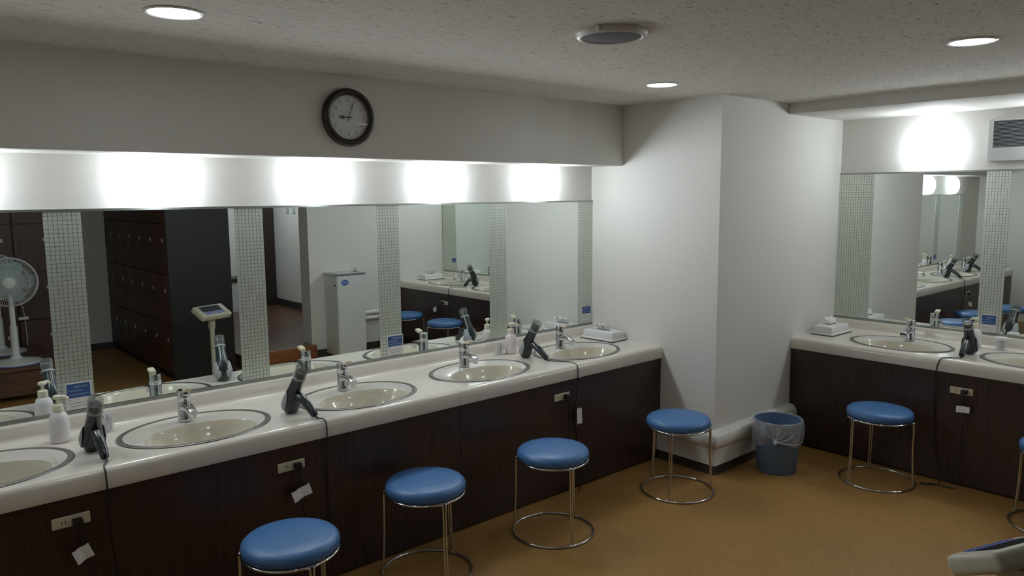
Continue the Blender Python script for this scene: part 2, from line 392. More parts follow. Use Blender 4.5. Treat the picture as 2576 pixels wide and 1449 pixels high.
def basin_mesh():
    n = 64; S = [(0, SCY, SA-.024, SB_-.020, .0035), (0, -.352, .272, .196, .0015), (0, -.385, .238, .168, .0), (0, -.402, .222, .150, -.004)]
    B = [(0, -.402, .222, .150, -.004), (0, -.402, .214, .143, -.014), (0, -.402, .200, .132, -.04), (0, -.400, .172, .112, -.085), (0, -.398, .125, .080, -.118), (0, -.396, .06, .045, -.132), (0, -.396, .024, .024, -.135)]
    deck = MB().rings([ell(c, y, a, b, z, n) for c, y, a, b, z in S])
    bowl = MB().rings([ell(c, y, a, b, z, n) for c, y, a, b, z in B])
    R = [(SA+.001, SB_+.001, -.001), (SA-.001, SB_-.001, .004), (SA-.006, SB_-.005, .0055), (SA-.018, SB_-.015, .0055), (SA-.023, SB_-.019, .004), (SA-.0245, SB_-.0205, .0)]
    ring = MB().rings([ell(0, SCY, a, b, z, n) for a, b, z in R])
    drain = MB().lathe([(0.026, -.136), (0.026, -.133), (0.020, -.1325), (0.018, -.136), (0.010, -.138)], 24, M=Matrix.Translation((0, -.396, 0)))
    return deck.mesh('deck', 'ceramic', 40), bowl.mesh('bowl', 'bowl', 40), ring.mesh('rim_ring', 'rim_steel', 40), drain.mesh('drain', 'chrome', 40)
BASIN = basin_mesh()
def basin(x, label, base, rotz, group):
    M = Matrix.Rotation(rotz, 4, 'Z'); p = Vector(base) + M @ Vector((x, 0, ZT))
    t = thing('washbasin', label, 'basin', p, rotz, group)
    for nm, me in zip(('deck', 'bowl', 'rim_ring', 'drain'), BASIN): link(nm, me, t)
def faucet_parts():
    body = MB().lathe([(0.029, 0), (0.0295, 0.004), (0.0285, 0.008), (0.0275, 0.045), (0.0270, 0.046), (0.0270, 0.085), (0.0265, 0.0865), (0.0270, 0.088), (0.0270, 0.131), (0.0255, 0.1345), (0.0, 0.135)], 28)
    sp = MB(); P = smoothpath([(0, -0.012, 0.060), (0, -0.045, 0.066), (0, -0.085, 0.062), (0, -0.112, 0.052)], 5)
    R = []
    for i, p in enumerate(P):
        k = i/(len(P)-1); wx = 0.024-0.006*k; hz = 0.017-0.005*k
        R.append([(wx*math.copysign(abs(math.cos(a))**0.6, math.cos(a)), p.y, p.z+hz*math.copysign(abs(math.sin(a))**0.6, math.sin(a))) for a in [2*PI*j/20 for j in range(20)]])
    sp.rings(R, True, True, True); sp.lathe([(0.0125, 0.030), (0.0135, 0.034), (0.0135, 0.052)], 18, M=Matrix.Translation((0, -0.102, 0)))
    lv = MB().rbox(-0.015, 0.015, -0.070, -0.026, -0.008, 0.009, 0.005, 2, M=rotmat('X', -14, (0, 0, 0.131)))
    nk = MB().rbox(-0.010, 0.010, -0.036, -0.012, 0.112, 0.134, 0.003)
    return body.mesh('body', 'chrome', 35), sp.mesh('spout', 'chrome', 40), lv.mesh('lever', 'lever_cream', 35), nk.mesh('lever_neck', 'chrome', 35)
FAUCET = faucet_parts()
def faucet(x, label, base, rotz, group):
    M = Matrix.Rotation(rotz, 4, 'Z'); p = Vector(base) + M @ Vector((x, -0.200, ZT+0.0028))
    t = thing('faucet', label, 'faucet', p, rotz, group)
    for nm, me in zip(('body', 'spout', 'lever', 'lever_neck'), FAUCET): link(nm, me, t)
def cabinet(x0, x1, label, loc, rotz, group):
    t = thing('vanity_cabinet', label, 'cabinet', loc, rotz, group)
    part('front_panel', MB().rbox(x0+0.001, x1-0.001, -0.600, -0.582, 0.012, ZTB+0.004, 0.0012, 1), 'cabinet', t)
    part('carcass', MB().box(x0+0.004, x1-0.004, -0.582, -0.02, 0.0, ZTB-0.14), 'cabinet_gap', t)
JA = [0.0, -1.612, X0]
lab = ['right half beside the column', 'left half cut by the picture edge']
for k in range(2):
    sk = sorted([s for s in SINK_A if JA[k+1] < s < JA[k]])
    worktop(JA[k+1]+0.0006, JA[k]-0.0006, sk, 'cream worktop of the long vanity, '+lab[k], (0, 0, 0), 0, 'worktops of the long vanity')
    cabinet(JA[k+1], JA[k], 'dark brown wooden cabinet under the long vanity, '+lab[k], (0, 0, 0), 0, 'cabinets of the long vanity')
worktop(1.0037+0.0006, 3.775, SINK_B, 'cream worktop of the short vanity beyond the column', LB, RB, None)
cabinet(1.0037, 3.775, 'dark brown wooden cabinet under the short vanity beyond the column', LB, RB, None)
nA = ['nearest the column', 'second from the column', 'third from the column', 'fourth from the column', 'at the left picture edge']
for k, x in enumerate(SINK_A):
    basin(x, 'oval cream washbasin with steel rim in the long vanity, '+nA[k], (0, 0, 0), 0, 'basins of the long vanity')
    faucet(x, 'short chrome faucet with cream lever on the long vanity, '+nA[k], (0, 0, 0), 0, 'faucets of the long vanity')
nb = ['nearest the column', 'in the middle', 'at the far end']
for k, x in enumerate(SINK_B):
    basin(x, 'oval cream washbasin with steel rim in the short vanity, '+nb[k], LB, RB, 'basins of the short vanity')
    faucet(x, 'short chrome faucet with cream lever on the short vanity, '+nb[k], LB, RB, 'faucets of the short vanity')

# ================================================================== lamps
def globe(loc, rotz, label, group):
    t = thing('globe_lamp', label, 'lamp', loc, rotz, group)
    part('wall_mount', MB().lathe([(0.062, 0.0), (0.062, 0.008), (0.050, 0.012), (0.050, 0.018)], 24, M=Matrix.Rotation(PI/2, 4, 'X')), 'lamp_metal', t, 40)
    R = 0.098; part('globe', MB().lathe([(R*math.sin(PI*i/16), -R*math.cos(PI*i/16)) for i in range(17)], 32, False, False, sy=0.42, M=Matrix.Translation((0, -0.052, 0))), 'globe', t, 180)
for k, x in enumerate([-0.512, -1.285, -2.035, -2.805, -3.575]):
    globe((x, T, 1.762), 0, 'glowing white globe lamp above the long mirror, '+nA[k].replace('washbasin', 'lamp'), 'globe lamps of the long vanity')
for k, x in enumerate(SINK_B):
    globe((X2+T, -x, 1.963), -PI/2, 'glowing white globe lamp above the short mirror, '+nb[k], 'globe lamps of the short vanity')
def downlight(x, y, label):
    t = thing('downlight', label, 'ceiling light', (x, y, ZC), 0, 'round recessed ceiling lights')
    part('trim_ring', MB().lathe([(0.084, 0.0), (0.086, -0.003), (0.080, -0.006), (0.074, -0.004), (0.074, 0.0)], 40), 'trim_white', t, 40)
    part('lamp_disc', MB().lathe([(0.074, -0.002), (0.0, -0.003)], 40, False, False), 'downlight', t)
downlight(-3.036, -1.075, 'round recessed ceiling light at the upper left')
downlight(-0.603, -1.038, 'round recessed ceiling light near the column')
downlight(-0.600, -2.480, 'round recessed ceiling light at the upper right')
downlight(-3.036, -2.500, 'added round ceiling light, unseen above the photographer')  # added out of view to light the room around the camera
downlight(-0.30, -4.55, 'added round ceiling light, unseen in the corridor nearest the step')  # added lamp, out of view, lights the jamb and the step
cl = thing('added_panel_light', 'unseen square light panel added to brighten the corridor before the dark door', 'ceiling light', (0.22, -6.10, ZC))  # added fixture, never in view, brightens the corridor walls
part('frame', MB().rbox(-0.20, 0.20, -0.20, 0.20, -0.016, 0.0, 0.004, 1), 'trim_white', cl)
part('diffuser', MB().box(-0.175, 0.175, -0.175, 0.175, -0.019, -0.015), 'downlight', cl)
sp = thing('ceiling_speaker', 'round ceiling speaker with dark grille and pale ring', 'speaker', (-1.785, -1.732, ZC))
part('ring', MB().lathe([(0.124, 0.0), (0.126, -0.010), (0.120, -0.020), (0.110, -0.023), (0.104, -0.020), (0.104, 0.0)], 48), 'speaker_ring', sp, 40)
part('grille', MB().lathe([(0.105, -0.019), (0.06, -0.023), (0.0, -0.024)], 48, False, False), 'speaker_grille', sp, 60)
for a in (200, 340):
    part('clip', MB().rbox(0.116, 0.132, -0.008, 0.008, -0.018, -0.002, 0.002, M=Matrix.Rotation(math.radians(a), 4, 'Z')), 'tissue_box', sp)

# ================================================================== clock
ck = thing('wall_clock', 'round wall clock with dark rim and white face reading nine', 'clock', (-2.004, -SOF, 2.067))
MX = Matrix.Rotation(PI/2, 4, 'X')
part('rim', MB().lathe([(0.134, 0.0), (0.136, 0.012), (0.132, 0.026), (0.122, 0.034), (0.110, 0.032), (0.103, 0.022), (0.102, 0.012), (0.102, 0)], 64, M=MX), 'clock_rim', ck, 50)
part('face', MB().lathe([(0.103, 0.010), (0.0, 0.010)], 64, False, False, M=MX), 'clock_face', ck)
for h in range(1, 13):
    a = math.radians(90-30*h)
    o = link('numeral', textmesh(str(h), 0.026, 'clock_ink'), ck, (0.080*math.cos(a), -0.0106, 0.080*math.sin(a)), (PI/2, 0, 0))
mt = MB()
for i in range(60):
    a = math.radians(6*i); M = Matrix.Rotation(a, 4, 'Y'); mt.box(-0.0005, 0.0005, -0.0108, -0.0102, 0.094, 0.098, M)
part('minute_track', mt, 'clock_ink', ck)
def hand(length, wd, ang_, y, spade):
    poly = [(-wd*.5, -0.018), (wd*.5, -0.018), (wd*.4, length*.35)]
    if spade: poly += [(wd*1.9, length*.58), (wd*.6, length*.8), (0, length), (-wd*.6, length*.8), (-wd*1.9, length*.58)]
    else: poly += [(wd*.8, length*.75), (0, length), (-wd*.8, length*.75)]
    poly += [(-wd*.4, length*.35)]
    return MB().prism(poly, 'y', y-0.001, y, M=Matrix.Rotation(math.radians(ang_), 4, 'Y'))
part('hour_hand', hand(0.052, 0.005, 271, -0.013, True), 'clock_hand', ck)
part('minute_hand', hand(0.080, 0.0038, 20, -0.0155, False), 'clock_hand', ck)
part('hub', MB().lathe([(0.004, 0.010), (0.004, 0.018), (0, 0.018)], 16, M=MX), 'clock_hand', ck)
part('glass', MB().lathe([(0.105, 0.0235), (0.0, 0.0245)], 48, False, False, M=MX), 'glass', ck, 60)

# ================================================================== vent on the short wall
vt = thing('wall_vent', 'white louvred ventilation grille high on the short wall', 'vent', (X2+T, 0, 0), -PI/2)
vf = MB()
for b in ((1.925, 1.948, 1.878, 2.128), (2.262, 2.285, 1.878, 2.128), (1.948, 2.262, 1.878, 1.958), (1.948, 2.262, 2.118, 2.128)):
    vf.box(b[0], b[1], -0.024, 0.0, b[2], b[3])
part('frame', vf, 'vent_white', vt)
part('backing', MB().box(1.948, 2.262, -0.004, 0.0, 1.958, 2.118), 'vent_dark', vt)
sl = MB()
for i in range(20):
    z = 1.962+i*0.008; sl.add([(1.948, -0.006, z+0.004), (2.262, -0.006, z+0.004), (2.262, -0.020, z-0.0005), (1.948, -0.020, z-0.0005), (1.948, -0.006, z+0.0055), (2.262, -0.006, z+0.0055), (2.262, -0.020, z+0.001), (1.948, -0.020, z+0.001)],
        [(0, 1, 2, 3), (7, 6, 5, 4), (0, 4, 5, 1), (2, 6, 7, 3)])
part('louvre_field', sl, 'vent_slat', vt, kind='stuff')

# ================================================================== stools
def make_stool():
    t = thing('round_stool', '', 'stool', (0, 0, 0), 0, 'blue round stools on chrome wire frames')
    pr = [(0.0, 0.384), (0.150, 0.384), (0.168, 0.388), (0.178, 0.398), (0.181, 0.410), (0.178, 0.424), (0.168, 0.434), (0.150, 0.4395), (0.09, 0.442), (0.0, 0.443)]
    part('seat', MB().lathe(pr, 48, False, False), 'blue_vinyl', t, 60)
    part('seat_ring', MB().tube([(0.176*math.cos(2*PI*i/60), 0.176*math.sin(2*PI*i/60), 0.384) for i in range(60)], 0.0058, 8, True), 'chrome', t, 60)
    part('base_ring', MB().tube([(0.203*math.cos(2*PI*i/72), 0.203*math.sin(2*PI*i/72), 0.0062) for i in range(72)], 0.006, 8, True), 'chrome', t, 60)
    for k in range(3):
        M = Matrix.Rotation(2*PI*k/3, 4, 'Z'); mb = MB()
        for s in (-1, 1):
            mb.tube(smoothpath([(0.1745, s*0.030, 0.384), (0.182, s*0.014, 0.382), (0.188, s*0.0068, 0.368), (0.190, s*0.0062, 0.20), (0.199, s*0.0062, 0.028), (0.201, s*0.012, 0.010), (0.200, s*0.030, 0.0062)], 5), 0.0046, 8, M=M)
        part('leg', mb, 'chrome', t, 60)
    return t
st0 = make_stool()
stools = [(-2.690, -0.960, 27, 'blue round stool at the lower edge, nearest the camera'),
          (-1.990, -0.833, 20, 'blue round stool second from the left before the long vanity'),
          (-1.270, -0.913, 13, 'blue round stool in the middle before the long vanity'),
          (-0.368, -1.012, 84, 'blue round stool beside the column'),
          (0.625, -1.712, 35, 'blue round stool before the basin of the short vanity nearest the column'),
          (0.640, -2.600, 75, 'blue round stool cut by the right picture edge'),
          (0.640, -3.300, 40, 'blue round stool seen only in the mirror, beside the end wall')]
for i, (x, y, a, l) in enumerate(stools):
    if i == 0: st0.location = (x, y, 0); st0.rotation_euler = (0, 0, math.radians(a)); st0['label'] = l
    else: dup(st0, (x, y, 0), math.radians(a), l)

# ================================================================== hair dryers
# local frame: forward (handle side) = -Y, up = +Z, body rests on its rear end at the origin
def dryer_meshes():
    def sect(c, ax_w, ax_h, th, n=24):
        """ellipse centred at c in the plane across the barrel axis tilted th from vertical towards -Y"""
        u = Vector((1, 0, 0)); v = Vector((0, -math.cos(th), -math.sin(th)))
        return [tuple(Vector(c)+u*ax_w*math.cos(2*PI*j/n)+v*ax_h*math.sin(2*PI*j/n)) for j in range(n)]
    th0 = math.radians(31)
    S = [((0, 0.004, 0.002), .020, .020, 0.05), ((0, 0.002, 0.008), .030, .029, 0.1), ((0, 0.000, 0.030), .039, .036, 0.2), ((0, -0.004, 0.055), .041, .038, 0.3),
         ((0, -0.014, 0.085), .036, .034, 0.42), ((0, -0.027, 0.110), .029, .029, 0.5), ((0, -0.048, 0.145), .0255, .0255, th0), ((0, -0.066, 0.175), .0250, .0250, th0)]
    body = MB().rings([sect(*s) for s in S], True, True, True)
    ax = Vector((0, -math.sin(th0), math.cos(th0))); b0 = Vector((0, -0.062, 0.168))
    def along(d): return tuple(b0+ax*d)
    band = MB().rings([sect(along(0), .0255, .0255, th0), sect(along(0.0005), .0285, .0285, th0), sect(along(0.009), .0285, .0285, th0), sect(along(0.0095), .0260, .0260, th0)], True, True, True)
    noz = MB().rings([sect(along(0.009), .0262, .0262, th0), sect(along(0.03), .0268, .0275, th0), sect(along(0.062), .0262, .030, th0)], True)
    inner = MB().rings([sect(along(0.009), .021, .021, th0), sect(along(0.036), .0215, .0215, th0)], True, True, True)
    hp = smoothpath([(0, -0.026, 0.082), (0, -0.062, 0.083), (0, -0.100, 0.064), (0, -0.135, 0.037), (0, -0.160, 0.015)], 5)
    rr = [0.019-0.004*i/(len(hp)-1) + 0.002*math.sin(PI*i/(len(hp)-1)) for i in range(len(hp))]
    handle = MB().tube(hp, rr, 16)
    switch = MB().rbox(-0.006, 0.006, -0.016, 0.016, -0.003, 0.004, 0.0015, M=rotmat('X', 33, (0, -0.090, 0.0885)))
    loop = MB().tube([(0, -0.168+0.008*math.cos(2*PI*i/14), 0.028+0.008*math.sin(2*PI*i/14)) for i in range(14)], 0.0018, 6, True)
    side = []
    for s in (-1, 1):
        n = 20; R = []
        for k, (f, d) in enumerate(((1.0, .0), (0.93, .0035), (0.6, .006), (0.2, .007))):
            lp = []
            for j in range(n):
                a = 2*PI*j/n; u = 0.026*f*math.cos(a)*(1-0.15*math.sin(a)); v = 0.047*f*math.sin(a)
                tl = 0.34
                y = 0.004-u*math.cos(tl)-v*math.sin(tl); z = 0.060-u*math.sin(tl)*0.6+v*math.cos(tl)
                q = [e_ for e_ in S]; i0 = max(0, min(len(q)-2, sum(1 for e_ in q if e_[0][2] <= z)-1)); tt = min(1, max(0, (z-q[i0][0][2])/(q[i0+1][0][2]-q[i0][0][2])))
                mixv = lambda g0, g1: g0+(g1-g0)*tt
                yc = mixv(q[i0][0][1], q[i0+1][0][1]); hx = mixv(q[i0][1], q[i0+1][1]); hy = mixv(q[i0][2], q[i0+1][2])
                lp.append((s*(hx*math.sqrt(max(0.05, 1-((y-yc)/hy)**2))+0.0040+d*0.5), y, z))
            R.append(lp)
        side.append(MB().rings(R, True, False, True).mesh('side_panel', 'dryer_grey', 60))
    return dict(body=body.mesh('body', 'dryer_dark', 50), nozzle_band=band.mesh('nozzle_band', 'dryer_band', 40), nozzle=noz.mesh('nozzle', 'smoke', 60),
                nozzle_core=inner.mesh('nozzle_core', 'dryer_dark', 40), handle=handle.mesh('handle', 'dryer_dark', 50), switch=switch.mesh('switch', 'dryer_band', 40),
                hanging_loop=loop.mesh('hanging_loop', 'cord', 60), s0=side[0], s1=side[1])
DRY = dryer_meshes()
def dryer(loc, rotz, label, world_cord, plug=None, plug_dir=None, papertag=None):
    t = thing('hair_dryer', label, 'hair dryer', loc, rotz, 'hair dryers on the worktops')
    for k, me in DRY.items():
        if k in ('s0', 's1'): link('side_panel', me, t)
        else: link(k, me, t)
    Mi = (Matrix.Translation(loc) @ Matrix.Rotation(rotz, 4, 'Z')).inverted(); Mw = Mi.inverted()
    p0 = Mw @ Vector((0, -0.158, 0.014)); p1 = Mw @ Vector((0, -0.185, 0.006))
    P = smoothpath([p0, p1]+[Vector(p) for p in world_cord], 7)
    c = part('cord', MB().tube([Mi @ p for p in P], [0.0048 if i < 7 else 0.0028 for i in range(len(P))], 7), 'cord', t, 60)
    if plug:
        part('plug', MB().rbox(-0.016, 0.016, -0.030, 0.0, -0.014, 0.010, 0.004, M=Mi @ Matrix.Translation(plug) @ Matrix.Rotation(plug_dir, 4, 'Z')), 'cord', c, 40)
    if papertag:
        cx, cy, cz, wd, ht, rz, tilt = papertag; n = 5; M = Mi @ Matrix.Translation((cx, cy, cz)) @ Matrix.Rotation(rz, 4, 'Z') @ Matrix.Rotation(math.radians(tilt), 4, 'Y')
        top = [(-wd/2+wd*i/n, -0.010-0.004*math.sin(i*1.9), ht/2) for i in range(n+1)]; bot = [(-wd/2+wd*i/n, -0.014-0.005*math.sin(i*1.4+1), -ht/2) for i in range(n+1)]
        F_ = [top, bot]; mb = MB().rings(F_, False, M=M); mb.rings([[(x, y+0.0006, z) for x, y, z in r] for r in F_], False, M=M)
        pt_ = part('paper_tag', mb, 'paper', c, label='white paper tag on the cord', smooth=60)
YF = -0.6125
dryer((-3.200, -0.365, ZT), 0.02, 'dark hair dryer standing at the left beside the white pump bottle',
      [(-3.215, -0.585, ZT+0.004), (-3.218, YF-0.004, ZT-0.02), (-3.215, YF-0.004, 0.60), (-3.205, -0.606, 0.40), (-3.20, -0.62, 0.22), (-3.24, -0.640, 0.15), (-3.275, -0.628, 0.26), (-3.310, -0.630, 0.50), (-3.318, -0.628, 0.555)],
      (-3.318, -0.6035, 0.570), 0, (-3.315, -0.625, 0.455, 0.058, 0.052, 0.15, -18))
dryer((-2.410, -0.405, ZT), 0.22, 'dark hair dryer standing between two basins in the middle of the long vanity',
      [(-2.352, -0.595, ZT+0.002), (-2.349, YF-0.004, ZT-0.025), (-2.352, YF-0.004, 0.60), (-2.350, -0.606, 0.40), (-2.35, -0.62, 0.22), (-2.40, -0.645, 0.16), (-2.46, -0.628, 0.28), (-2.490, -0.630, 0.50), (-2.490, -0.628, 0.55)],
      (-2.490, -0.6035, 0.568), 0, (-2.488, -0.625, 0.452, 0.088, 0.046, 0.1, -14))
dryer((-0.862, -0.265, ZT), 0.10, 'dark hair dryer with smoky nozzle standing near the column',
      [(-0.795, -0.500, ZT+0.004), (-0.770, -0.575, ZT+0.003), (-0.780, YF-0.004, ZT-0.03), (-0.790, YF-0.004, 0.60), (-0.790, -0.606, 0.42), (-0.780, -0.62, 0.20), (-0.80, -0.65, 0.02), (-0.85, -0.640, 0.03), (-0.86, -0.628, 0.30), (-0.872, -0.630, 0.50), (-0.872, -0.628, 0.55)],
      (-0.872, -0.6035, 0.568), 0, (-0.785, -0.618, 0.440, 0.045, 0.09, 0.1, 4))
dryer((1.115, -2.010, ZT), -PI/2+0.05, 'dark hair dryer standing on the short vanity before the blue card',
      [(0.900, -1.965, ZT+0.003), (0.869, -1.935, ZT-0.01), (0.866, -1.915, 0.62), (0.872, -1.92, 0.40), (0.866, -1.95, 0.12), (0.82, -1.99, 0.006), (0.77, -1.955, 0.005), (0.74, -1.93, 0.006), (0.76, -1.91, 0.006), (0.80, -2.00, 0.006), (0.80, -2.06, 0.006), (0.846, -2.08, 0.02), (0.852, -2.08, 0.30), (0.850, -2.078, 0.50), (0.852, -2.074, 0.55)],
      (0.8785, -2.074, 0.562), -PI/2, (0.848, -2.082, 0.466, 0.07, 0.036, -PI/2, -4))
dryer((1.155, -2.745, ZT), -PI/2-0.15, 'dark hair dryer on the short vanity seen in the long mirror',
      [(0.92, -2.80, ZT+0.003), (0.872, -2.83, ZT-0.01), (0.866, -2.84, 0.62), (0.872, -2.85, 0.40), (0.85, -2.87, 0.15), (0.83, -2.91, 0.10), (0.852, -2.94, 0.30), (0.850, -2.945, 0.50), (0.852, -2.945, 0.55)],
      (0.8785, -2.945, 0.562), -PI/2, (0.860, -3.06, 0.480, 0.06, 0.05, -PI/2, 25))

# outlets on the cabinet fronts
def outlet(loc, rotz, label):
    t = thing('outlet_plate', label, 'outlet', loc, rotz, 'outlets on the cabinet fronts')
    part('plate', MB().rbox(-0.060, 0.060, -0.005, 0.0, -0.020, 0.020, 0.0015, 1), 'outlet', t)
    mb = MB()
    for x in (-0.030, -0.018, 0.014, 0.026): mb.box(x-0.0013, x+0.0013, -0.0054, -0.004, -0.005, 0.005)
    part('socket_slot', mb, 'cabinet_gap', t)
outlet((-3.335, -0.600, 0.572), 0, 'cream outlet plate with black plug on the cabinet front at the left')
outlet((-2.512, -0.600, 0.568), 0, 'cream outlet plate with black plug behind the stool nearest the camera')
outlet((-0.897, -0.600, 0.568), 0, 'cream outlet plate with black plug on the cabinet front near the column')
outlet((X2-0.600, -2.054, 0.560), -PI/2, 'cream outlet plate with black plug on the short cabinet front')
outlet((X2-0.600, -2.925, 0.560), -PI/2, 'cream outlet plate on the short cabinet front seen only in the mirror')

# ================================================================== notice cards
def card(loc, rotz, w_, h_, label):
    t = thing('notice_card', label, 'card', loc, rotz, 'blue and white notice cards')
    part('card', MB().rbox(-w_/2, w_/2, -0.002, 0, 0, h_, 0.0008, 1), 'paper', t)
    b = part('blue_panel', MB().box(-w_/2+0.005, w_/2-0.005, -0.0026, -0.0018, h_*0.44, h_-0.005), 'card_blue', t)
    rnd = random.Random(3); mb = MB(); y0, y1 = h_*0.44, h_-0.005; iw = w_-0.020
    for r, (a, e, hh) in enumerate(((0.28, 0.97, 0.16), (0.0, 0.72, 0.12), (0.0, 1.0, 0.12))):
        z = y1-(y1-y0)*(0.24+0.27*r); x = -iw/2+iw*a
        while x < -iw/2+iw*e-0.003:
            d = rnd.uniform(0.0035, 0.006); hz = (y1-y0)*hh
            mb.box(x, x+d*0.45, -0.0030, -0.0024, z-hz/2, z+hz/2); mb.box(x, x+d*0.85, -0.0030, -0.0024, z-hz*.1, z+hz*.1); mb.box(x, x+d*.85, -0.0030, -0.0024, z+hz*.32, z+hz*.5); x += d+0.001
    part('white_print', mb, 'card_ink', b)
    mb = MB()
    for r, (a, e) in enumerate(((0.0, 0.12), (0.02, 0.98), (0.1, 0.92))):
        z = h_*(0.36-0.115*r); x = -iw/2+iw*a
        while x < -iw/2+iw*e:
            d = rnd.uniform(0.002, 0.005); mb.box(x, x+d, -0.0023, -0.0018, z-0.0014, z+0.0014); x += d+0.0012
    part('black_print', mb, 'ink', t)
card((-3.165, -0.0035, ZM0+0.002), 0, 0.098, 0.115, 'blue and white notice card behind the white pump bottle at the left')
card((-1.604, -0.0035, ZM0+0.006), 0, 0.104, 0.110, 'blue and white notice card in the middle of the long mirror')
card((-0.063, -0.0035, ZM0+0.026), 0, 0.092, 0.095, 'blue and white notice card above the tissue box by the column')
card((X2-0.0035, -1.993, ZM0+0.004), -PI/2, 0.088, 0.112, 'blue and white notice card on the short mirror behind the hair dryer')
card((X2-0.0035, -3.545, ZM0+0.055), -PI/2, 0.086, 0.100, 'blue and white notice card at the far end of the short mirror')

# ================================================================== bottles, swabs, tissues
def bottle(loc, rotz, m, label):
    t = thing('pump_bottle', label, 'bottle', loc, rotz, 'pump bottles on the worktops')
    part('body', MB().lathe([(0.030, 0.0), (0.0355, 0.003), (0.0365, 0.010), (0.0360, 0.085), (0.0340, 0.105), (0.0270, 0.122), (0.0185, 0.130), (0.0160, 0.134)], 32), m, t, 60)
    part('collar', MB().lathe([(0.0195, 0.132), (0.0200, 0.135), (0.0195, 0.158), (0.0150, 0.162), (0.0080, 0.164)], 24), 'pump', t, 40)
    part('stem', MB().lathe([(0.0060, 0.163), (0.0055, 0.176), (0.0075, 0.186)], 16), 'pump', t, 40)
    part('pump_head', MB().rbox(-0.013, 0.013, -0.015, 0.014, 0.184, 0.201, 0.006, 3).tube(smoothpath([(0, -0.010, 0.194), (0, -0.030, 0.193), (0, -0.042, 0.185)], 4), [0.0075]*5+[0.006]*4, 10), 'pump', t, 50)
    for c_ in t.children: c_.scale = (1, 1, 0.94)
bottle((-3.270, -0.150, ZT), 0.9, 'bottle', 'white pump bottle at the left beside the hair dryer')
bottle((-0.846, -0.112, ZT), 0.9, 'bottle_pink', 'pink tinted pump bottle near the column')
bottle((1.345, -1.962, ZT), -PI/2-0.6, 'bottle', 'white pump bottle hidden behind the hair dryer on the short vanity')
def swabs(loc, label, lid=False):
    t = thing('cotton_swab_jar', label, 'jar', loc, 0, 'clear jars of cotton swabs')
    part('cup', MB().lathe([(0.0, 0.001), (0.029, 0.0), (0.031, 0.004), (0.0325, 0.066), (0.0315, 0.066), (0.0300, 0.005), (0.0, 0.004)], 28, False, False), 'clear', t, 50)
    rnd = random.Random(11); mb = MB()
    for i in range(58):
        a = rnd.uniform(0, 2*PI); r = 0.025*math.sqrt(rnd.random()); lx, ly = rnd.uniform(-.1, .1), rnd.uniform(-.1, .1); h = rnd.uniform(0.066, 0.084) if not lid else rnd.uniform(0.05, 0.06)
        b0 = Vector((r*math.cos(a)*.85, r*math.sin(a)*.85, 0.006)); b1 = b0+Vector((lx*0.06, ly*0.06, h-0.006)); d = (b1-b0)
        mb.tube([b0, b0+d*.85, b0+d*.87, b0+d*.95, b1], [0.0011, 0.0011, 0.0024, 0.0026, 0.0008], 6)
    part('swab_bundle', mb, 'cotton', t, 60, kind='stuff')
    if lid: part('lid', MB().lathe([(0.0345, 0.064), (0.0350, 0.068), (0.0345, 0.078), (0.030, 0.081), (0.0, 0.082)], 28, False, False), 'tissue_box', t, 40)
swabs((-3.098, -0.138, ZT), 'clear jar of white cotton swabs behind the leftmost hair dryer')
swabs((-0.930, -0.096, ZT), 'clear jar of white cotton swabs beside the pink tinted bottle')
swabs((1.372, -2.100, ZT), 'clear lidded jar on the short vanity beside the blue card', True)
def tissue(loc, rotz, label):
    t = thing('tissue_box', label, 'tissue box', loc, rotz, 'white tissue boxes')
    part('foot_mat', MB().box(-0.138, 0.138, -0.078, 0.078, 0, 0.003), 'cord', t)
    part('lower_flange', MB().rbox(-0.137, 0.137, -0.077, 0.077, 0.003, 0.017, 0.006, 3), 'tissue_box', t, 50)
    part('cover', MB().rbox(-0.124, 0.124, -0.064, 0.064, 0.012, 0.063, 0.010, 3), 'tissue_box', t, 50)
    part('slot', MB().lathe([(0.060, 0.0634), (0.0, 0.0634)], 28, False, False, sy=0.24), 'cabinet_gap', t)
    mb = MB(); n = 12; R = []; rq = random.Random(len(label))
    for k, (f, z, y0) in enumerate(((0.045, 0.060, 0.0), (0.056, 0.078, 0.003), (0.064, 0.094, 0.008), (0.060, 0.103, 0.020), (0.050, 0.100, 0.036))):
        R.append([(f*(2*j/n-1)+rq.uniform(-.004, .004), y0+0.010*math.sin(j*1.9+k*0.6)*(0.4+0.2*k)+rq.uniform(-.003, .003), z+0.007*math.sin(j*1.1+k)*(k > 0)+rq.uniform(-.003, .003)*(k > 0)) for j in range(n+1)])
    mb.rings(R, False)
    part('tissue_sheet', mb, 'tissue', t, 40)
tissue((-0.092, -0.190, ZT), PI/2+0.05, 'white tissue box on the end of the long vanity against the column')
tissue((1.192, -1.128, ZT), 0.0, 'white tissue box on the short vanity beside the column')
tissue((1.200, -3.62, ZT), 0.0, 'white tissue box at the far end of the short vanity')

